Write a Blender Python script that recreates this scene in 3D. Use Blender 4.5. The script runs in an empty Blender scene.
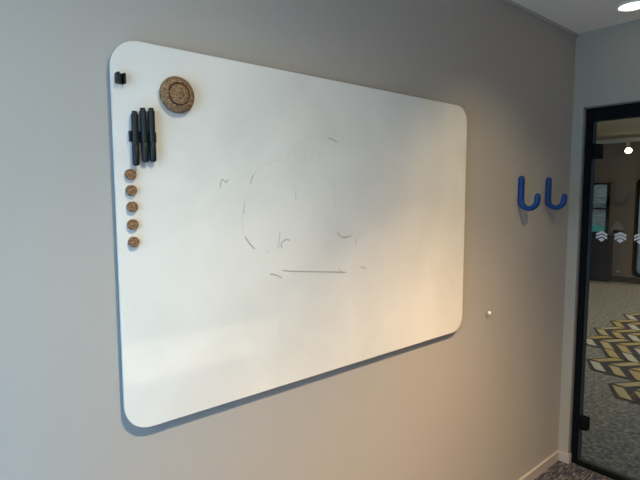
import bpy, bmesh, math, random
from mathutils import Vector, Matrix
random.seed(4)
S = bpy.context.scene
C = S.collection
PI = math.pi

# ------------------------------------------------------------ materials
def new_mat(name):
    m = bpy.data.materials.new(name); m.use_nodes = True
    nt = m.node_tree
    return m, nt, nt.nodes['Principled BSDF'], nt.nodes['Material Output']

def simple(name, col, rough=.5, metal=0., spec=.5, bump=0., bscale=200., var=0., vscale=6., vmap=None):
    m, nt, b, out = new_mat(name)
    b.inputs['Base Color'].default_value = (*col, 1)
    b.inputs['Roughness'].default_value = rough
    b.inputs['Metallic'].default_value = metal
    b.inputs['Specular IOR Level'].default_value = spec
    tc = nt.nodes.new('ShaderNodeTexCoord')
    if var:
        n = nt.nodes.new('ShaderNodeTexNoise'); n.inputs['Scale'].default_value = vscale
        n.inputs['Detail'].default_value = 4
        r = nt.nodes.new('ShaderNodeMixRGB'); r.blend_type = 'MIX'
        r.inputs[1].default_value = (*[c*(1-var) for c in col], 1)
        r.inputs[2].default_value = (*[min(1, c*(1+var)) for c in col], 1)
        nt.links.new(tc.outputs['Object'], n.inputs['Vector'])
        nt.links.new(n.outputs['Fac'], r.inputs[0])
        nt.links.new(r.outputs[0], b.inputs['Base Color'])
    if bump:
        n = nt.nodes.new('ShaderNodeTexNoise'); n.inputs['Scale'].default_value = bscale
        bp = nt.nodes.new('ShaderNodeBump'); bp.inputs['Strength'].default_value = bump
        bp.inputs['Distance'].default_value = .002
        nt.links.new(tc.outputs['Object'], n.inputs['Vector'])
        nt.links.new(n.outputs['Fac'], bp.inputs['Height'])
        nt.links.new(bp.outputs[0], b.inputs['Normal'])
    return m

def ramp_mat(name, stops, scale=(1, 1, 1), nscale=10., detail=4., rough=.9, bump=0., lo=.35, hi=.65, spec=.2):
    m, nt, b, out = new_mat(name)
    b.inputs['Roughness'].default_value = rough
    b.inputs['Specular IOR Level'].default_value = spec
    tc = nt.nodes.new('ShaderNodeTexCoord'); mp = nt.nodes.new('ShaderNodeMapping')
    mp.inputs['Scale'].default_value = scale
    n = nt.nodes.new('ShaderNodeTexNoise'); n.inputs['Scale'].default_value = nscale
    n.inputs['Detail'].default_value = detail; n.inputs['Roughness'].default_value = .65
    cr = nt.nodes.new('ShaderNodeValToRGB')
    els = cr.color_ramp.elements
    k = len(stops)
    for i, c in enumerate(stops):
        pos = lo + (hi-lo)*i/(k-1)
        e = els[i] if i < 2 else els.new(pos)
        e.position = pos; e.color = (*c, 1)
    nt.links.new(tc.outputs['Object'], mp.inputs['Vector']); nt.links.new(mp.outputs[0], n.inputs['Vector'])
    nt.links.new(n.outputs['Fac'], cr.inputs[0]); nt.links.new(cr.outputs[0], b.inputs['Base Color'])
    if bump:
        bp = nt.nodes.new('ShaderNodeBump'); bp.inputs['Strength'].default_value = bump
        bp.inputs['Distance'].default_value = .004
        nt.links.new(n.outputs['Fac'], bp.inputs['Height']); nt.links.new(bp.outputs[0], b.inputs['Normal'])
    return m

def glass_mat(name, tint=(1, 1, 1), ior=1.5, rough=0.):
    m, nt, b, out = new_mat(name)
    nt.nodes.remove(b)
    t = nt.nodes.new('ShaderNodeBsdfTransparent'); t.inputs[0].default_value = (*tint, 1)
    g = nt.nodes.new('ShaderNodeBsdfGlossy'); g.inputs['Roughness'].default_value = rough
    f = nt.nodes.new('ShaderNodeFresnel'); f.inputs['IOR'].default_value = ior
    mx = nt.nodes.new('ShaderNodeMixShader')
    nt.links.new(f.outputs[0], mx.inputs[0]); nt.links.new(t.outputs[0], mx.inputs[1])
    nt.links.new(g.outputs[0], mx.inputs[2]); nt.links.new(mx.outputs[0], out.inputs['Surface'])
    return m

def frosted_mat():
    m, nt, b, out = new_mat('speckled frosted glass'); nt.nodes.remove(b)
    t = nt.nodes.new('ShaderNodeBsdfTranslucent'); tc = nt.nodes.new('ShaderNodeTexCoord')
    n = nt.nodes.new('ShaderNodeTexNoise'); n.inputs['Scale'].default_value = 48; n.inputs['Detail'].default_value = 5
    cr = nt.nodes.new('ShaderNodeValToRGB')
    cr.color_ramp.elements[0].position = .40; cr.color_ramp.elements[0].color = (.34, .32, .28, 1)
    cr.color_ramp.elements[1].position = .60; cr.color_ramp.elements[1].color = (1, .95, .85, 1)
    nt.links.new(tc.outputs['Object'], n.inputs['Vector']); nt.links.new(n.outputs['Fac'], cr.inputs[0])
    nt.links.new(cr.outputs[0], t.inputs[0]); nt.links.new(t.outputs[0], out.inputs['Surface'])
    return m

def ink_mat(name, col, alpha):
    m, nt, b, out = new_mat(name)
    b.inputs['Base Color'].default_value = (*col, 1); b.inputs['Roughness'].default_value = .6
    b.inputs['Alpha'].default_value = alpha
    return m

def emit_mat(name, col, s):
    m, nt, b, out = new_mat(name)
    nt.nodes.remove(b)
    e = nt.nodes.new('ShaderNodeEmission'); e.inputs[0].default_value = (*col, 1); e.inputs[1].default_value = s
    nt.links.new(e.outputs[0], out.inputs['Surface'])
    return m

WALLC = (.380, .368, .352)
M = dict(
    wall=simple('grey wall paint', WALLC, .62, bump=.12, bscale=260, var=.015, vscale=3, spec=.3),
    door_wall=simple('grey door wall paint', (.372, .350, .296), .62, bump=.12, bscale=260, var=.015, vscale=3, spec=.3),
    ceil=simple('ceiling paint', (.90, .82, .72), .8, spec=.2),
    trim=simple('grey trim lacquer', (.43, .40, .375), .4),
    black=simple('black powder coated steel', (.003, .004, .005), .6, spec=.1),
    stile=simple('dark grey anodised edge', (.022, .028, .030), .4, spec=.3),
    seal=simple('grey plaster bead', (.16, .155, .15), .7),
    plastic=simple('matte black plastic', (.003, .006, .009), .5, spec=.28),
    plastic2=simple('satin charcoal plastic', (.005, .010, .014), .45, spec=.32),
    blue=simple('cobalt blue lacquer', (.006, .045, .20), .5, spec=.25),
    white=simple('white plastic', (.85, .84, .80), .4),
    steel=simple('brushed steel', (.5, .5, .5), .35, metal=1),
    frost=simple('frosted white film', (.62, .64, .68), .7),
    pane=glass_mat('door glass', (.80, .84, .82)),
    clear=glass_mat('window glass', (.93, .96, .95)),
    carpet=ramp_mat('striped navy and beige carpet', [(.012, .016, .038), (.028, .034, .062), (.10, .10, .115), (.27, .26, .25)], (14, 150, 1), 1.0, 3, .95, bump=.4, lo=.36, hi=.66),
    hall_carpet=ramp_mat('speckled grey corridor carpet', [(.10, .102, .098), (.21, .203, .185), (.38, .36, .32)], (1, 1, 1), 30, 6, .95, bump=.5),
    rug_dark=simple('dark slate pile', (.05, .052, .062), .95, var=.3, vscale=60, spec=.1),
    rug_yel=simple('mustard pile', (.44, .34, .15), .95, var=.14, vscale=60, spec=.1),
    rug_cream=simple('cream pile', (.52, .48, .41), .95, var=.12, vscale=60, spec=.1),
    rug_tan=simple('straw pile', (.46, .38, .21), .95, var=.14, vscale=60, spec=.1),
    farwall=simple('brown corridor wall paint', (.34, .295, .262), .8, spec=.2),
    navy=simple('dark navy laminate', (.006, .012, .020), .6, spec=.15),
    rail=simple('pale blue grey aluminium', (.80, .92, .98), .5),
    lamp=emit_mat('lamp glow warm white', (1, .88, .66), 3.0),
    lamp2=emit_mat('track lamp glow', (1, .80, .48), 22),
    brick=ramp_mat('weathered stone facade', [(.24, .30, .30), (.46, .54, .54), (.72, .80, .79)], (1, .8, 5), 5, 5, .9),
    teal=simple('teal painted panel', (.12, .66, .60), .6),
    ink=ink_mat('grey marker ink', (.07, .06, .08), .34),
    faint=ink_mat('wiped grey marker ink', (.12, .12, .13), .05),
    tabletop=simple('white laminate', (.75, .73, .70), .4),
    pale=simple('pale blue render', (.70, .76, .80), .8),
    brownbase=simple('brown base render', (.16, .12, .09), .8),
    frosted=frosted_mat(),
    beige=simple('beige felt', (.55, .48, .38), .9),
)

def board_mat():
    m, nt, b, out = new_mat('white enamelled glass')
    b.inputs['Roughness'].default_value = .012
    b.inputs['Specular IOR Level'].default_value = .5
    tc = nt.nodes.new('ShaderNodeTexCoord')
    n = nt.nodes.new('ShaderNodeTexNoise'); n.inputs['Scale'].default_value = 3.2; n.inputs['Detail'].default_value = 5
    n.inputs['Distortion'].default_value = .6
    cr = nt.nodes.new('ShaderNodeValToRGB')
    cr.color_ramp.elements[0].position = .34; cr.color_ramp.elements[0].color = (.640, .652, .645, 1)
    cr.color_ramp.elements[1].position = .62; cr.color_ramp.elements[1].color = (.715, .722, .712, 1)
    nt.links.new(tc.outputs['Object'], n.inputs['Vector']); nt.links.new(n.outputs['Fac'], cr.inputs[0])
    nt.links.new(cr.outputs[0], b.inputs['Base Color'])
    return m
M['board'] = board_mat()

def cork_mat():
    m, nt, b, out = new_mat('speckled cork')
    b.inputs['Roughness'].default_value = .85; b.inputs['Specular IOR Level'].default_value = .2
    tc = nt.nodes.new('ShaderNodeTexCoord')
    v = nt.nodes.new('ShaderNodeTexVoronoi'); v.inputs['Scale'].default_value = 420
    n = nt.nodes.new('ShaderNodeTexNoise'); n.inputs['Scale'].default_value = 330; n.inputs['Detail'].default_value = 4
    add = nt.nodes.new('ShaderNodeMixRGB'); add.inputs[0].default_value = .5
    cr = nt.nodes.new('ShaderNodeValToRGB'); els = cr.color_ramp.elements
    els[0].position = .22; els[0].color = (.060, .034, .018, 1)
    els[1].position = .85; els[1].color = (.44, .28, .16, 1)
    e = els.new(.5); e.color = (.20, .115, .062, 1)
    sep = nt.nodes.new('ShaderNodeSeparateColor')
    nt.links.new(tc.outputs['Object'], v.inputs['Vector']); nt.links.new(tc.outputs['Object'], n.inputs['Vector'])
    nt.links.new(v.outputs['Color'], sep.inputs[0])
    nt.links.new(sep.outputs[0], add.inputs[1]); nt.links.new(n.outputs['Fac'], add.inputs[2])
    nt.links.new(add.outputs[0], cr.inputs[0]); nt.links.new(cr.outputs[0], b.inputs['Base Color'])
    bp = nt.nodes.new('ShaderNodeBump'); bp.inputs['Strength'].default_value = .5; bp.inputs['Distance'].default_value = .001
    nt.links.new(n.outputs['Fac'], bp.inputs['Height']); nt.links.new(bp.outputs[0], b.inputs['Normal'])
    return m
M['cork'] = cork_mat()

# ------------------------------------------------------------ mesh helpers
def add_box(bm, x0, x1, y0, y1, z0, z1, bev=0., seg=2):
    g = bmesh.ops.create_cube(bm, size=1)
    vs = g['verts']
    bmesh.ops.scale(bm, vec=(x1-x0, y1-y0, z1-z0), verts=vs)
    bmesh.ops.translate(bm, vec=((x0+x1)/2, (y0+y1)/2, (z0+z1)/2), verts=vs)
    if bev:
        es = list({e for v in vs for e in v.link_edges})
        bmesh.ops.bevel(bm, geom=es, offset=bev, segments=seg, affect='EDGES', profile=.5)

def bx(*a, **k):
    bm = bmesh.new(); add_box(bm, *a, **k); return bm

def add_lathe(bm, prof, axis, org, n=40):
    """prof: (radius, distance along axis) list; axis a unit vector, org a point."""
    ax = Vector(axis).normalized(); t = Vector((0, 0, 1)) if abs(ax.z) < .9 else Vector((1, 0, 0))
    u = ax.cross(t).normalized(); v = ax.cross(u); org = Vector(org)
    rings = []
    for r, h in prof:
        c = org+ax*h
        if r < 1e-7: rings.append([bm.verts.new(c)])
        else: rings.append([bm.verts.new(c+(u*math.cos(2*PI*i/n)+v*math.sin(2*PI*i/n))*r) for i in range(n)])
    for a, b in zip(rings, rings[1:]):
        if len(a) == 1 and len(b) == 1: continue
        for i in range(n):
            j = (i+1) % n
            if len(a) == 1: bm.faces.new((a[0], b[i], b[j]))
            elif len(b) == 1: bm.faces.new((a[i], b[0], a[j]))
            else: bm.faces.new((a[i], b[i], b[j], a[j]))
    for ring in (rings[0], rings[-1]):
        if len(ring) > 1: bm.faces.new(ring)

def add_sweep(bm, path, section, up):
    """closed section (a, b) swept on path; a along 'up', b along the in-plane normal; section may be a function of index."""
    path = [Vector(p) for p in path]; up = Vector(up); rings = []
    for i, p in enumerate(path):
        t = (path[min(i+1, len(path)-1)]-path[max(i-1, 0)]).normalized()
        nrm = t.cross(up).normalized()
        rings.append([bm.verts.new(p+up*a+nrm*b) for a, b in section(i)])
    k = len(rings[0])
    for a, b in zip(rings, rings[1:]):
        for i in range(k): bm.faces.new((a[i], a[(i+1) % k], b[(i+1) % k], b[i]))
    bm.faces.new(rings[0]); bm.faces.new(rings[-1][::-1])

def rounded_rect(x0, x1, z0, z1, r, n=12):
    pts = []
    for cx, cz, a0 in ((x1-r, z1-r, 0), (x0+r, z1-r, PI/2), (x0+r, z0+r, PI), (x1-r, z0+r, 1.5*PI)):
        for i in range(n+1):
            a = a0+PI/2*i/n; pts.append((cx+r*math.cos(a), cz+r*math.sin(a)))
    return pts

def add_prism(bm, pts, f, d0, d1, bev=0., seg=3):
    """outline pts (a, b); f(a, b, d) -> xyz; extruded from d0 to d1."""
    lo = [bm.verts.new(f(a, b, d0)) for a, b in pts]; hi = [bm.verts.new(f(a, b, d1)) for a, b in pts]
    k = len(pts)
    f0 = bm.faces.new(lo[::-1]); f1 = bm.faces.new(hi)
    for i in range(k): bm.faces.new((lo[i], lo[(i+1) % k], hi[(i+1) % k], hi[i]))
    if bev:
        es = list(f0.edges)+list(f1.edges)
        bmesh.ops.bevel(bm, geom=es, offset=bev, segments=seg, affect='EDGES', profile=.5)

XZ = lambda a, b, d: (a, d, b)
YZ = lambda a, b, d: (d, a, b)
XY = lambda a, b, d: (a, b, d)

def obj(name, bm, mat, parent=None, smooth=False):
    bmesh.ops.recalc_face_normals(bm, faces=bm.faces)
    me = bpy.data.meshes.new(name)
    if parent is not None:
        off = parent.matrix_world.inverted() if False else Matrix.Translation(-world_loc(parent))
        bm.transform(off)
    bm.to_mesh(me); bm.free()
    for m in (mat if isinstance(mat, list) else [mat]): me.materials.append(m)
    o = bpy.data.objects.new(name, me); C.objects.link(o)
    if parent is not None: o.parent = parent
    if smooth:
        for p in me.polygons: p.use_smooth = True
        me.set_sharp_from_angle(angle=math.radians(38)) if hasattr(me, 'set_sharp_from_angle') else None
    return o

def world_loc(o):
    v = Vector((0, 0, 0))
    while o is not None:
        v += o.location; o = o.parent
    return v

def thing(name, label, cat, loc, group=None):
    o = bpy.data.objects.new(name, None); C.objects.link(o); o.location = loc
    o.empty_display_size = .05
    o['label'] = label; o['category'] = cat
    if group: o['group'] = group
    return o

def tag(o, label, cat, group=None):
    o['label'] = label; o['category'] = cat
    if group: o['group'] = group
    return o

def struct(name, bm, m, parent=None, smooth=False):
    o = obj(name, bm, m, parent, smooth)
    if parent is None: o['kind'] = 'structure'
    return o

def struct_empty(name, loc):
    o = bpy.data.objects.new(name, None); C.objects.link(o); o.location = loc
    o.empty_display_size = .05; o['kind'] = 'structure'
    return o

def dup(root, loc, label=None):
    r = root.copy(); C.objects.link(r); r.location = loc
    if label: r['label'] = label
    for ch in list(root.children):
        c = ch.copy(); C.objects.link(c); c.parent = r
        for g in list(ch.children):
            d = g.copy(); C.objects.link(d); d.parent = c
    return r
STROKES = [
    ('strong', [(-2.2692, 1.6242), (-2.2618, 1.6531), (-2.2498, 1.6355), (-2.2448, 1.6494)]),
    ('faint', [(-2.0538, 1.7101), (-2.1013, 1.7022), (-2.1437, 1.6831), (-2.1612, 1.6596)]),
    ('strong', [(-2.1595, 1.6625), (-2.1665, 1.6509), (-2.1702, 1.6365)]),
    ('faint', [(-1.8335, 1.7787), (-1.8729, 1.7888), (-1.9069, 1.7904), (-1.9482, 1.7834), (-1.9883, 1.7682), (-2.0233, 1.7447), (-2.0387, 1.7169), (-2.0353, 1.6928), (-2.0124, 1.6753)]),
    ('strong', [(-1.8335, 1.7787), (-1.8512, 1.7852), (-1.8729, 1.7888)]),
    ('faint', [(-1.8017, 1.7212), (-1.8109, 1.6976), (-1.8335, 1.6836)]),
    ('faint', [(-1.9706, 1.7479), (-1.9709, 1.7200), (-1.9649, 1.7016)]),
    ('faint', [(-1.9071, 1.7484), (-1.9115, 1.7164)]),
    ('strong', [(-1.8548, 1.7072), (-1.8513, 1.7041)]),
    ('strong', [(-1.8500, 1.6323), (-1.8487, 1.6274)]),
    ('faint', [(-2.0048, 1.6725), (-2.0073, 1.6139)]),
    ('strong', [(-2.0081, 1.6108), (-2.0056, 1.5891)]),
    ('faint', [(-1.8513, 1.6798), (-1.8446, 1.6208), (-1.8402, 1.5577)]),
    ('strong', [(-2.1895, 1.5849), (-2.1952, 1.5507)]),
    ('strong', [(-2.1915, 1.4856), (-2.1784, 1.4659), (-2.1600, 1.4470)]),
    ('strong', [(-2.1169, 1.4357), (-2.1104, 1.4364)]),
    ('strong', [(-2.0678, 1.4924), (-2.0748, 1.4422)]),
    ('strong', [(-2.0314, 1.4625), (-2.0363, 1.4678), (-2.0474, 1.4678), (-2.0588, 1.4627), (-2.0653, 1.4539), (-2.0617, 1.4428)]),
    ('strong', [(-2.0580, 1.3734), (-2.0313, 1.3675), (-1.9918, 1.3625), (-1.8426, 1.3456), (-1.7917, 1.3389)]),
    ('strong', [(-1.8289, 1.3551), (-1.8058, 1.3417)]),
    ('strong', [(-2.1065, 1.3671), (-2.0844, 1.3616), (-2.0622, 1.3498)]),
    ('strong', [(-1.8325, 1.4821), (-1.8266, 1.4699), (-1.8060, 1.4596), (-1.7826, 1.4607), (-1.7660, 1.4666)]),
    ('strong', [(-1.7443, 1.4532), (-1.7441, 1.4269)]),
    ('faint', [(-1.7828, 1.5361), (-1.7686, 1.5443)]),
    ('faint', [(-1.7299, 1.5067), (-1.7225, 1.5169)]),
    ('strong', [(-1.7215, 1.3507), (-1.7065, 1.3471), (-1.6938, 1.3409)]),
    ('faint', [(-1.7532, 1.3079), (-1.7484, 1.3145)]),
    ('faint', [(-2.1719, 1.6336), (-2.1894, 1.5906), (-2.2003, 1.5479), (-2.1980, 1.4990)]),
]

# ============================================================ the room
RX, RY, H = -3.5, -2.85, 2.5          # room spans x RX..0, y RY..0
DT = .12                               # door wall thickness
def wall_with_hole(name, mat, plane, a0, a1, z0, z1, ha0, ha1, hz0, hz1, d0, d1):
    """plane 'y': wall spans x; plane 'x': wall spans y; one opening."""
    bm = bmesh.new()
    def b(p, q, r, s):
        if q-p < 1e-4 or s-r < 1e-4: return
        if plane == 'y': add_box(bm, p, q, d0, d1, r, s)
        else: add_box(bm, d0, d1, p, q, r, s)
    b(a0, ha0, z0, z1); b(ha1, a1, z0, z1); b(ha0, ha1, z0, hz0); b(ha0, ha1, hz1, z1)
    return struct(name, bm, mat)

struct('floor', bx(RX-.12, .02, RY-.12, .1, -.1, 0), M['carpet'])
struct('ceiling', bx(RX-.12, DT, RY-.12, .1, H, H+.1), M['ceil'])
struct('wall_front', bx(RX-.12, 0, 0, .1, 0, H), M['wall'])
wall_with_hole('wall_right', M['door_wall'], 'x', RY-.12, 5, 0, H, -.985, -.058, 0, 2.09, 0, DT)
WY0, WY1, WZ0, WZ1 = -1.15, -.20, .15, 2.25
wall_with_hole('wall_left', M['wall'], 'x', RY, 0, 0, H, WY0, WY1, WZ0, WZ1, RX-.12, RX)
BX0, BX1, BZ0, BZ1 = -2.35, -.03, .0, .40
CX0, CX1, CZ0, CZ1 = -3.42, -2.48, .12, 2.25
bm = bmesh.new()
for a in ((RX-.12, CX0, 0, H), (CX0, CX1, 0, CZ0), (CX0, CX1, CZ1, H), (CX1, BX0, 0, H), (BX0, BX1, BZ1, H), (BX1, 0, 0, H)):
    add_box(bm, a[0], a[1], RY-.12, RY, a[2], a[3])
struct('wall_back', bm, M['wall'])

# slim trims
struct('trim_1', bx(RX, 0, -.014, 0, H-.016, H, bev=.002), M['trim'])
def skirting():
    bm = bmesh.new()
    pts = [(RX, 0), (RX, -.012), (-.012, -.012), (-.012, -.0705), (0.022, -.0705), (0.022, -.058), (0, -.058), (0, 0)]
    add_prism(bm, pts, XY, 0, .056)
    return bm
struct('baseboard_front', skirting(), M['trim'])

# window in the left wall (daylight side, left of the photograph)
w = struct_empty('window_1', (RX-.06, (WY0+WY1)/2, WZ0))
bm = bmesh.new()
for a in ((WY0, WY0+.05, WZ0, WZ1), (WY1-.05, WY1, WZ0, WZ1), ((WY0+WY1)/2-.025, (WY0+WY1)/2+.025, WZ0, WZ1), (WY0, WY1, WZ0, WZ0+.05), (WY0, WY1, WZ1-.05, WZ1)):
    add_box(bm, RX-.09, RX-.03, *a, bev=.004)
obj('window_frame', bm, M['black'], w)
obj('window_pane', bx(RX-.064, RX-.056, WY0+.02, WY1-.02, WZ0+.02, WZ1-.02), M['clear'], w)
obj('window_sill', bx(RX-.02, RX+.04, WY0-.02, WY1+.02, WZ0-.03, WZ0, bev=.004), M['trim'], w)

# low frosted band added behind the camera to make the board's pale reflection
w = struct_empty('added_band_window', ((BX0+BX1)/2, RY-.06, BZ0))
bm = bmesh.new()
for a in ((BX0, BX0+.03, BZ0, BZ1), (BX1-.03, BX1, BZ0, BZ1), (BX0, BX1, BZ1-.03, BZ1)):
    add_box(bm, a[0], a[1], RY-.08, RY-.03, a[2], a[3])
obj('window_frame', bm, M['trim'], w)
obj('window_pane', bx(BX0+.02, BX1-.02, RY-.05, RY-.045, BZ0, BZ1-.02), M['frosted'], w)

w = struct_empty('added_fill_window', ((CX0+CX1)/2, RY-.06, CZ0))  # unseen window, added to carry a fill light from behind
bm = bmesh.new()
for a in ((CX0, CX0+.04, CZ0, CZ1), (CX1-.04, CX1, CZ0, CZ1), (CX0, CX1, CZ0, CZ0+.04), (CX0, CX1, CZ1-.04, CZ1)):
    add_box(bm, a[0], a[1], RY-.10, RY-.05, a[2], a[3])
obj('window_frame', bm, M['black'], w)
obj('window_pane', bx(CX0+.02, CX1-.02, RY-.08, RY-.073, CZ0+.02, CZ1-.02), M['clear'], w)

# ------------------------------------------------------------ glass door
d = struct_empty('door_1', (.04, -.52, 0))
FX0, FX1 = .022, .085
bm = bmesh.new()
add_box(bm, FX0, FX1, -.099, -.066, 0, 2.082, bev=.0015)
add_box(bm, FX0, FX1, -.985+.008, -.985+.041, 0, 2.082, bev=.0015)
add_box(bm, FX0, FX1, -.945, -.099, 2.012, 2.082, bev=.0015)
obj('door_frame', bm, M['black'], d)
obj('threshold', bx(FX0-.004, FX1, -.977, -.099, 0, .022, bev=.002), M['black'], d)
bm = bmesh.new()
add_box(bm, .004, FX1, -.066, -.058, .056, 2.09)
add_box(bm, .004, FX1, -.977, -.058, 2.082, 2.09)
obj('plaster_bead', bm, M['seal'], d)
GY0, GY1, GZ0, GZ1 = -.938, -.101, .026, 2.008
pane = obj('door_pane', bx(.034, .042, GY0, GY1, GZ0, GZ1), M['pane'], d)
bm = bmesh.new()
add_box(bm, .031, .045, -.116, -.1005, GZ0, GZ1, bev=.001)
add_box(bm, .031, .045, GY0, -.116, GZ0, GZ0+.014, bev=.001)
obj('edge_profile', bm, M['stile'], d)
for z0, z1 in ((1.802, 1.884), (.222, .302)):
    bm = bmesh.new()
    add_prism(bm, rounded_rect(-.152, -.1, z0, z1, .010, 5), YZ, .022, .0335, bev=.002)
    add_box(bm, 0.0425, .054, -.152, -.1, z0, z1, bev=.002)
    add_lathe(bm, [(0, 0), (.0075, 0), (.0075, z1-z0+.012), (0, z1-z0+.012)], (0, 0, 1), (.018, -.1, z0-.006), 20)
    obj('hinge', bm, M['black'], d, smooth=True)
# handle on the far side of the leaf (outside the frame of the photograph)
bm = bmesh.new()
add_lathe(bm, [(0, 0), (.012, .0), (.012, .5), (0, .5)], (0, 0, 1), (-.012, -.86, .8), 20)
for z in (.88, 1.22): add_lathe(bm, [(0, 0), (.007, 0), (.007, .046), (0, .046)], (1, 0, 0), (-.012, -.86, z), 16)
obj('pull_handle', bm, M['black'], d, smooth=True)
# row of frosted hexagonal chevron emblems
def sticker(yc, zc):
    """three stacked chevrons trimmed to a hexagon outline"""
    bm = bmesh.new()
    W, R = .0285, .0105
    def P(pts): add_prism(bm, [(yc-a, zc+b) for a, b in pts], YZ, .0335, .034)
    # upper two: full-width chevrons, apex up
    for top in (.029, .011):
        h, t = .0145, .0115
        P([(0, top), (W, top-h), (W, top-h-t), (0, top-t)])
        P([(0, top), (0, top-t), (-W, top-h-t), (-W, top-h)])
    P([(0, -.0075), (W*.62, -.0175), (0, -.031)])
    P([(0, -.0075), (0, -.031), (-W*.62, -.0175)])
    s = obj('frosted_emblem', bm, M['frost'], d)
    return s
for k in range(8): sticker(-.172-.0945*k, 1.3695)

# ------------------------------------------------------------ corridor beyond the door
FXW = 7.0
struct('floor', bx(.02, FXW+.1, -3, 5.1, -.1, 0), M['hall_carpet'])
struct('ceiling', bx(DT, FXW+.1, -3, 5.1, 2.62, 2.72), M['ceil'])
struct('wall_right', bx(0, DT, RY-.12, 5, H, 2.72), M['farwall'])
struct('wall_back', bx(DT, FXW, 5, 5.1, 0, 2.72), M['farwall'])
struct('wall_front', bx(DT, FXW, -3.1, -3, 0, 2.72), M['farwall'])
# far wall with two openings
bm = bmesh.new()
W2 = (2.235, 2.95, .88, 1.80); W3 = (.75, 1.765, .15, 1.86)
def seg(y0, y1, z0, z1): add_box(bm, FXW, FXW+.1, y0, y1, z0, z1)
seg(W2[1], 5.1, 0, 2.72); seg(W2[0], W2[1], 0, W2[2]); seg(W2[0], W2[1], W2[3], 2.72)
seg(W3[1], W2[0], 0, 2.72); seg(W3[0], W3[1], 0, W3[2]); seg(W3[0], W3[1], W3[3], 2.72); seg(-3.1, W3[0], 0, 2.72)
struct('wall_far', bm, M['farwall'])
struct('baseboard_far', bx(FXW-.02, FXW, -3, 5, 0, .10, bev=.004), M['trim'] if False else M['navy'])

w = struct_empty('window_2', (FXW, (W2[0]+W2[1])/2, W2[2]))
bm = bmesh.new()
for a in ((W2[0]-.03, W2[0]+.02, W2[2]-.03, W2[3]+.03), (W2[1]-.02, W2[1]+.03, W2[2]-.03, W2[3]+.03), (W2[0], W2[1], W2[2]-.03, W2[2]+.02), (W2[0], W2[1], W2[3]-.015, W2[3]+.02), (W2[0], W2[1], 1.325, 1.34)):
    add_box(bm, FXW-.03, FXW+.02, *a)
obj('window_frame', bm, M['black'], w)
obj('window_pane', bx(FXW+.02, FXW+.028, W2[0], W2[1], W2[2], W2[3]), M['clear'], w)

w = struct_empty('window_3', (FXW, (W3[0]+W3[1])/2, W3[2]))
bm = bmesh.new()
outer = rounded_rect(W3[0]-.02, W3[1]+.02, W3[2]-.02, W3[3]+.02, .10, 8)
inner = rounded_rect(W3[0]+.03, W3[1]-.03, W3[2]+.03, W3[3]-.03, .10, 8)
vo = [[bm.verts.new((x, a, b)) for a, b in outer] for x in (FXW-.03, FXW+.03)]
vi = [[bm.verts.new((x, a, b)) for a, b in inner] for x in (FXW-.03, FXW+.03)]
k = len(outer)
for i in range(k):
    j = (i+1) % k
    bm.faces.new((vo[0][i], vo[0][j], vi[0][j], vi[0][i])); bm.faces.new((vo[1][i], vi[1][i], vi[1][j], vo[1][j]))
    bm.faces.new((vo[0][i], vo[1][i], vo[1][j], vo[0][j])); bm.faces.new((vi[0][i], vi[0][j], vi[1][j], vi[1][i]))
obj('window_frame', bm, M['black'], w)
obj('window_pane', bx(FXW+.032, FXW+.04, W3[0], W3[1], W3[2], W3[3]), M['clear'], w)

# what the far windows look onto
t = thing('stone_building', 'grey stone building with a teal band seen through the far corridor window', 'building', (9.6, 4.4, -.5))
obj('facade', bx(9.6, 10, 2.85, 6, .86, 4.2), M['brick'], t)
obj('teal_fascia', bx(9.55, 10, 2.85, 6, .3, .86), M['teal'], t)
obj('ledge', bx(9.5, 9.6, 2.85, 6, 1.26, 1.29), M['navy'], t)
obj('plinth', bx(9.58, 10, 2.85, 6, -.5, .3), M['brick'], t)

t = thing('rendered_building', 'pale rendered building with brown base seen through the rounded far window', 'building', (9.3, 1.6, -.5))
obj('facade', bx(9.3, 9.5, -1.5, 2.75, .62, 4.2), M['pale'], t)
obj('plinth', bx(9.28, 9.5, -1.5, 2.75, -.5, .62), M['brownbase'], t)

# dark cabinet below the far window
t = thing('storage_cabinet', 'low dark navy cabinet against the far corridor wall below the grey window', 'cabinet', (6.9, 2.7, 0))
obj('body', bx(6.78, 6.98, 2.1, 3.5, .06, .85, bev=.004), M['navy'], t)
obj('plinth', bx(6.80, 6.975, 2.12, 3.48, 0, .06), M['black'], t)
for y in (2.115, 2.81): obj('door', bx(6.765, 6.78, y, y+.68, .07, .84, bev=.002), M['navy'], t)

# small grey pointed ornament on a dark bracket
t = thing('grey_ornament', 'small grey pointed ornament on the brown wall above the middle frosted emblem', 'ornament', (6.93, 2.03, .93))
bm = bmesh.new()
add_prism(bm, [(2.05, 1.12), (2.075, 1.11), (2.085, 1.06), (2.115, 1.00), (2.15, .93), (2.085, .955), (2.03, .99), (1.985, .945), (1.955, .955), (1.94, 1.01), (1.99, 1.06), (2.015, 1.10)], YZ, 6.92, 7.0, bev=.012, seg=2)
obj('body', bm, simple('grey felt', (.50, .52, .46), .9), t)
obj('bracket', bx(6.93, 7.0, 1.96, 2.10, .90, .95, bev=.004), M['black'], t)
tag(obj('wall_socket', bx(6.985, 7, 1.985, 2.03, .17, .215, bev=.003), M['rail']), 'tiny pale socket low on the dark corridor wall near its foot', 'socket')

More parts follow.
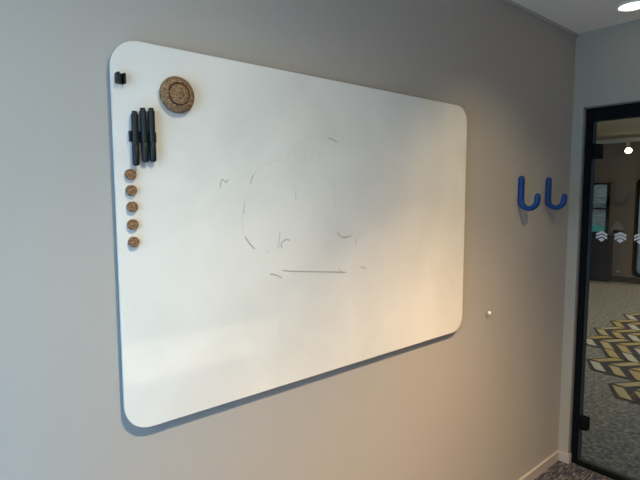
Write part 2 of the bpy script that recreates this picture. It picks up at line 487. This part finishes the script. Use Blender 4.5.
# track light at the corridor ceiling
t = thing('track_light', 'pale ceiling track with a glowing warm spotlight at the corridor far end', 'light', (6.6, 1.9, 2.62))
obj('track', bx(6.56, 6.64, .0, 4.4, 2.50, 2.57, bev=.004), M['rail'], t)
for y in (.4, 4):
    bm = bmesh.new(); add_lathe(bm, [(0, 0), (.008, 0), (.008, .07), (0, .07)], (0, 0, 1), (6.6, y, 2.56), 12)
    obj('hanger', bm, M['rail'], t)
h = obj('lamp_head', bx(6.57, 6.63, 1.80, 1.845, 2.38, 2.50, bev=.004), M['rail'], t)
bm = bmesh.new(); add_lathe(bm, [(0, 0), (.03, 0), (.055, .05), (.055, .09), (0, .09)], Vector((-.75, -.35, -.45)), (6.58, 1.82, 2.39), 28)
obj('lamp_can', bm, M['rail'], h, smooth=True)
bm = bmesh.new(); add_lathe(bm, [(0, 0), (.05, 0), (.045, .012), (0, .02)], Vector((-.75, -.35, -.45)), Vector((6.58, 1.82, 2.39))+Vector((-.75, -.35, -.45)).normalized()*.09, 28)
obj('bulb', bm, M['lamp2'], h, smooth=True)

# chevron rug (flat woven pattern in one mesh)
bm = bmesh.new()
mats = [M['rug_dark'], M['rug_yel'], M['rug_cream'], M['rug_tan']]
def quad(pts, z, mi):
    f = bm.faces.new([bm.verts.new((a, b, z)) for a, b in pts]); f.material_index = mi
def arm(xa, xb, yt, n, seed):
    """stripes whose outer end xb lies lower than the apex end xa"""
    drop = .135; wd = .092; pitch = .165
    s = 1 if xb > xa else -1
    quad([(xa-s*.0, yt+.035), (xb+s*.035, yt-drop+.02), (xb+s*.035, yt-drop-pitch*n), (xa, yt-pitch*n)], .004, 0)
    for i in range(n):
        y = yt-i*pitch
        mi = ([2, 3, 1, 2, 3] if s < 0 else [1, 3, 1, 1, 3])[(i+seed) % 5]
        g = .020
        quad([(xa+s*g, y-.005), (xb, y-drop), (xb, y-drop-wd), (xa+s*g, y-wd)], .0075, mi)
for xc, yt, n, sd in ((2.03, .59, 8, 0), (2.78, .94, 10, 0), (3.29, 1.0, 10, 1), (3.80, 1.0, 10, 2), (4.31, 1.02, 10, 0), (4.82, .98, 10, 3), (1.52, .22, 5, 1)):
    arm(xc, xc-.24, yt, n, sd); arm(xc, xc+.24, yt, n, sd)
arm(2.53, 2.29, .64, 8, 2)
r = obj('chevron_rug', bm, mats)
r.data.update(); tag(r, 'mustard and cream chevron patterned rug on the corridor carpet beyond the door', 'rug')

# ============================================================ whiteboard
BX, BXX, BZ, BZZ = -2.5473, -1.0860, 1.0081, 1.9744
FRONT, BACK = -.022, -.015
t = thing('whiteboard', 'large white glossy board with rounded corners on the grey wall', 'whiteboard', (-1.8255, 0, BZ))
bm = bmesh.new(); add_prism(bm, rounded_rect(BX, BXX, BZ, BZZ, .068, 14), XZ, FRONT, BACK, bev=.0012, seg=2)
obj('panel', bm, M['board'], t, smooth=True)
bm = bmesh.new()
add_box(bm, BX+.05, BXX-.05, BACK, 0, BZ+.05, BZ+.09); add_box(bm, BX+.05, BXX-.05, BACK, 0, BZZ-.09, BZZ-.05)
for x in (BX+.05, -1.84, BXX-.09): add_box(bm, x, x+.04, BACK, 0, BZ+.05, BZZ-.05)
obj('mounting_frame', bm, M['steel'], t)
def ribbon(bm, pts, w):
    # smooth the polyline then lay a flat ribbon on the board
    P = [Vector((a, 0, b)) for a, b in pts]
    if len(P) > 2:
        for _ in range(2):
            Q = [P[0]]
            for a, b in zip(P, P[1:]): Q += [a*.75+b*.25, a*.25+b*.75]
            P = Q+[P[-1]]
    L, R = [], []
    for i, q in enumerate(P):
        tt = (P[min(i+1, len(P)-1)]-P[max(i-1, 0)]).normalized(); n = Vector((-tt.z, 0, tt.x))
        ww = w*(.6 if i in (0, len(P)-1) else 1)
        L.append(bm.verts.new((q.x+n.x*ww/2, FRONT-.0004, q.z+n.z*ww/2))); R.append(bm.verts.new((q.x-n.x*ww/2, FRONT-.0004, q.z-n.z*ww/2)))
    for i in range(len(P)-1): bm.faces.new((L[i], L[i+1], R[i+1], R[i]))
for kind, pts in STROKES:
    bm = bmesh.new(); ribbon(bm, pts, .0038 if kind == 'strong' else .0048)
    obj('marker_stroke', bm, M['ink'] if kind == 'strong' else M['faint'], t)

# ------------------------------------------------------------ things on the whiteboard
# empty clip
t = thing('pen_clip', 'small empty black clip near the top left corner of the whiteboard', 'clip', (-2.5294, FRONT, 1.8788))
bm = bmesh.new(); z0, z1 = 1.8673, 1.8914
sec = [(-2.5389, 0), (-2.5389, -.019), (-2.5339, -.021), (-2.5319, -.016), (-2.5359, -.010), (-2.5319, -.0045), (-2.5238, -.0045), (-2.5208, -.010), (-2.5238, -.015), (-2.5218, -.018), (-2.5178, -.015), (-2.5178, 0)]
add_prism(bm, [(a, FRONT+b) for a, b in sec], XY, z0, z1, bev=.0007, seg=2)
obj('body', bm, M['plastic'], t)

# marker holder strip and three markers
t = thing('marker_holder', 'black strip holder gripping the three black markers', 'holder', (-2.4795, FRONT, 1.7465))
bm = bmesh.new(); add_box(bm, -2.5118, -2.4458, FRONT-.0055, FRONT, 1.7339, 1.7595, bev=.0012)
obj('backplate', bm, M['plastic'], t)
for xc in (-2.5032, -2.4795, -2.4604):
    for s in (-1, 1):
        bm = bmesh.new(); x = xc+s*.0098
        add_box(bm, x-.0009, x+.0009, FRONT-.017, FRONT-.005, 1.7344, 1.7590, bev=.0004)
        obj('prong', bm, M['plastic'], t)
MK = [((-2.5027, -2.5035), 1.8069, 1.6760, 'leftmost and lowest hanging black marker in the holder'),
      ((-2.4813, -2.4782), 1.8164, 1.6850, 'middle black marker of the three in the holder'),
      ((-2.4607, -2.4597), 1.8184, 1.6886, 'rightmost black marker in the holder, nearest the big cork disc')]
Rm = .0082; YM = FRONT-.0055-Rm
first = None
for (xt, xb), zt, zb, lab in MK:
    L = zt-zb
    if first is None:
        t = thing('marker_pen', lab, 'marker', (0, 0, 0), 'black markers in the holder')
        bm = bmesh.new(); add_lathe(bm, [(0, 0), (.0056, 0), (.0060, -.001), (.0060, -.005), (.0078, -.0065), (Rm, -.010), (Rm, -.083), (.0076, -.0835), (0, -.0835)], (0, 0, 1), (0, 0, 0), 32)
        obj('barrel', bm, M['plastic2'], t, smooth=True)
        bm = bmesh.new(); add_lathe(bm, [(0, -.0836), (.0080, -.0836), (.0085, -.0845), (.0083, -.1250), (.0074, -.1275), (.0046, -.1300), (0, -.1300)], (0, 0, 1), (0, 0, 0), 32)
        obj('cap', bm, M['plastic2'], t, smooth=True)
        first = t
    else: t = dup(first, (0, 0, 0), lab)
    t.location = (xt+(.0022 if first is t else .0008), YM, zt-.0012)
    t.rotation_euler = (0, math.atan2(xt-xb, L), 0)

# big cork disc
t = thing('cork_eraser', 'large round cork disc eraser with a grooved centre ring', 'eraser', (-2.3900, FRONT, 1.8578))
o = (-2.3900, FRONT, 1.8578)
bm = bmesh.new()
add_lathe(bm, [(0, 0), (.036, 0), (.0425, .003), (.0455, .008), (.0458, .013), (.0430, .019), (.0375, .0230), (.0310, .0250), (.0292, .0250), (.0284, .0225), (.0280, .0175), (0, .0175)], (0, -1, 0), o, 72)
obj('body', bm, M['cork'], t, smooth=True)
bm = bmesh.new(); add_lathe(bm, [(0, .0176), (.0252, .0176), (.0256, .0235), (.0238, .0262), (.018, .0275), (0, .0280)], (0, -1, 0), o, 56)
obj('centre_knob', bm, M['cork'], t, smooth=True)

# five cork magnets in a column
first = None
MG = [(-2.5138, 1.6548, 'topmost small cork magnet, just under the markers'), (-2.5136, 1.6164, 'second small round cork magnet from the top of the column'),
      (-2.5127, 1.5766, 'middle one of the five small cork magnets in a column'), (-2.5129, 1.5332, 'second small round cork magnet from the bottom of the column'),
      (-2.5124, 1.4904, 'bottommost small cork magnet of the column of five')]
for x, z, lab in MG:
    if first is None:
        bm = bmesh.new(); add_lathe(bm, [(0, 0), (.0125, 0), (.0131, .001), (.0131, .0095), (.0120, .0112), (0, .0118)], (0, -1, 0), (0, 0, 0), 40)
        o = obj('cork_magnet', bm, M['cork'], None, smooth=True); first = o
    else: o = first.copy(); C.objects.link(o)
    tag(o, lab, 'magnet', 'small cork magnets in a column'); o.location = (x+.0012, FRONT, z)
    o.rotation_euler = (0, random.uniform(0, 6), 0)

# ------------------------------------------------------------ blue coat hooks
def make_hook(label):
    """J hook: tall back leg on the wall, curling out into the room to a rounded tip"""
    t = thing('coat_hook', label, 'hook', (0, 0, 0), 'blue coat hooks')
    path = []
    y0 = -.0124
    for i in range(7): path.append((0, y0, .150-.122*i/6))
    cy, cz, ry, rz = y0-.0415, .028, .0415, .040
    for i in range(1, 17):
        a = PI*i/16; path.append((0, cy+ry*math.cos(a), cz-rz*math.sin(a)))
    for i in range(1, 4): path.append((0, cy-ry-.001*i, cz+.0115*i))
    n = len(path)
    # cumulative length for rounded ends
    ds = [0]
    for a, b in zip(path, path[1:]): ds.append(ds[-1]+(Vector(b)-Vector(a)).length)
    # densify the ends
    def samp(s):
        for i in range(n-1):
            if s <= ds[i+1] or i == n-2:
                f = (s-ds[i])/(ds[i+1]-ds[i]); return tuple(Vector(path[i]).lerp(Vector(path[i+1]), f))
    Lt = ds[-1]; Rr = .0200
    ss = [Rr*(1-math.cos(PI/2*i/7)) for i in range(8)]
    mid = [Rr+(Lt-2*Rr)*i/36 for i in range(1, 36)]
    ss = ss+mid+[Lt-s for s in ss[::-1]]
    ss[0] = .0002; ss[-1] = Lt-.0002
    pts = [samp(s) for s in ss]
    def section(i):
        s = ss[i]; e = min(s, Lt-s)
        k = math.sqrt(max(0, 1-(1-min(e, Rr)/Rr)**2)) if e < Rr else 1
        w, th = .0185*max(k, .08), .0125*max(k**.6, .12)
        out = []
        for j in range(20):
            a = 2*PI*j/20; c, s_ = math.cos(a), math.sin(a)
            out.append((w*math.copysign(abs(c)**.75, c), th*math.copysign(abs(s_)**.75, s_)))
        return out
    bm = bmesh.new(); add_sweep(bm, pts, section, (1, 0, 0))
    obj('hook_arm', bm, M['blue'], t, smooth=True)
    return t
h1 = make_hook('left blue J-shaped coat hook, nearer to the whiteboard'); h1.location = (-.581, 0, 1.547)
h2 = dup(h1, (-.286, 0, 1.546), 'right blue J-shaped coat hook, nearer to the glass door')

# small white pin
t = thing('wall_pin', 'tiny white pin in the wall right of the whiteboard', 'pin', (-.853, 0, 1.045))
bm = bmesh.new(); add_lathe(bm, [(0, -.014), (.004, -.0135), (.0074, -.0105), (.0084, -.006), (.006, -.001), (.003, .0)], (0, 1, 0), (-.853, -.010, 1.045), 20)
obj('head', bm, M['white'], t, smooth=True)
bm = bmesh.new(); add_lathe(bm, [(0, 0), (.0022, 0), (.0022, .010), (0, .0105)], (0, 1, 0), (-.853, -.0105, 1.045), 12)
obj('shank', bm, M['steel'], t, smooth=True)

# ------------------------------------------------------------ ceiling downlights
def downlight(x, y, label, em, r=.07):
    t = thing('downlight', label, 'light', (x, y, H), 'ceiling downlights')
    bm = bmesh.new(); add_lathe(bm, [(r, 0), (r+.012, 0), (r+.013, -.004), (r+.008, -.008), (r, -.006), (r, 0)], (0, 0, 1), (x, y, H), 48)
    obj('rim', bm, M['white'], t, smooth=True)
    bm = bmesh.new(); add_lathe(bm, [(0, -.0015), (r-.001, -.0015), (r-.001, -.004), (0, -.006)], (0, 0, 1), (x, y, H), 48)
    obj('lens', bm, em, t, smooth=True)
    return t
downlight(-.235, -.355, 'round glowing downlight in the ceiling close to the door wall', M['lamp'], .060)
downlight(-1.3, -1.0, 'round glowing downlight in the ceiling in front of the whiteboard', M['lamp'])
downlight(-2.4, -1.0, 'round glowing downlight in the ceiling near the left of the whiteboard', M['lamp'])

def light(kind, loc, target, power, col, **k):
    l = bpy.data.lights.new('light', kind); l.energy = power; l.color = col
    for a, v in k.items(): setattr(l, a, v)
    o = bpy.data.objects.new('light', l); C.objects.link(o); o.location = loc
    dv = Vector(target)-Vector(loc); o.rotation_euler = dv.to_track_quat('-Z', 'Y').to_euler()
    return o
WARM = (1, .66, .34)
# the warm downlight before the right half of the board, then the one near its left edge
light('SPOT', (-1.3, -1, 2.485), (-1.3, -0.9, 0), 85, (1, 0.52, 0.16), spot_size=math.radians(75), spot_blend=1, shadow_soft_size=.025)
light('SPOT', (-1.3, -1, 2.485), (-1.3, -0.9, 0), 230, (1, 0.64, 0.32), spot_size=math.radians(95), spot_blend=1, shadow_soft_size=.025)
light('SPOT', (-1.3, -1, 2.485), (-1.3, -1, 0), 30, (1, 0.467, 0.267), spot_size=math.radians(120), spot_blend=1, shadow_soft_size=.025)
light('SPOT', (-1.3, -1, 2.485), (-.84, 0, 1.06), 42, (1, 0.74, 0.36), spot_size=math.radians(72), spot_blend=1, shadow_soft_size=.025)
light('SPOT', (-2.4, -1, 2.485), (-2.4, -1, 0), 131.4, (1, 0.489, 0.046), spot_size=math.radians(80), spot_blend=1, shadow_soft_size=.025)
light('SPOT', (-2.4, -1, 2.485), (-2.4, -1, 0), 132, (1, 0.809, 0.532), spot_size=math.radians(110), spot_blend=1, shadow_soft_size=.025)
light('SPOT', (-2.4, -1, 2.485), (-2.4, -1, 0), 62.4, (1, 0.93, 0.673), spot_size=math.radians(165), spot_blend=1, shadow_soft_size=.025)
# daylight through the left window, then fill lights added at the two back openings
light('AREA', (RX-.03, -.68, .65), (RX+3, -.68, .65), 15, (0.054, 0.5, 1), shape='RECTANGLE', size=0.85, size_y=0.9)
light('AREA', (RX-.03, -.68, 1.7), (RX+3, -.68, 1.7), 15.5, (0.445, 0.715, .97), shape='RECTANGLE', size=0.85, size_y=0.9)
light('AREA', (-2.95, RY-.03, 1.7), (-2.95, 0, 1.7), 7, (1, 0.514, 0.143), shape='RECTANGLE', size=0.85, size_y=0.9)  # added warm fill, not daylight, set in the clear back opening
light('AREA', (-1.2, RY-.4, .2), (-1.2, RY, .2), 21, (1, .94, .84), shape='RECTANGLE', size=2.3, size_y=.4)  # added behind the frosted band so that it shows in the board
# corridor: track spotlight, unseen ceiling lamps and an added fill point
light('POINT', (3.9, .2, 2.42), (0, 0, 0), 17, (1, .96, .90), shadow_soft_size=.06)  # added fill without a fixture, lightens the track and ceiling
light('SPOT', (6.45, 1.93, 2.30), (5.2, 1.0, 0), 120, (1, .80, .56), spot_size=math.radians(100), spot_blend=.6, shadow_soft_size=.04)
light('SPOT', (3.6, .4, 2.58), (3.6, .3, 0), 120, (1, .86, .70), spot_size=math.radians(120), spot_blend=.8, shadow_soft_size=.05)
light('SPOT', (1.5, -1.2, 2.58), (1.6, -.5, 0), 110, (.95, .95, 1), spot_size=math.radians(140), spot_blend=.8, shadow_soft_size=.08)

w = bpy.data.worlds.new('World'); S.world = w; w.use_nodes = True
bg = w.node_tree.nodes['Background']; bg.inputs[0].default_value = (.86, .93, 1, 1); bg.inputs[1].default_value = .40

# ------------------------------------------------------------ camera
cam = bpy.data.cameras.new('camera'); co = bpy.data.objects.new('camera', cam); C.objects.link(co); S.camera = co
cam.sensor_width = 36; cam.lens = 485.92*36/640; cam.clip_start = .02
r = Vector((0.7640743040945531, -0.645120262148989, -0.003210169348180968))
u = Vector((0.061346769966829806, 0.06770326364978294, 0.9958176750318326))
fw = Vector((0.6422048206273924, 0.7610756305755609, -0.09130636838113293))
m = Matrix((r, u, -fw)).transposed().to_4x4(); m.translation = (-2.9275, -1.2298, 1.6029)
co.matrix_world = m

S.view_settings.view_transform = 'Standard'; S.view_settings.look = 'None'
S.view_settings.gamma = 1; S.view_settings.use_curve_mapping = False; S.view_settings.exposure = 0
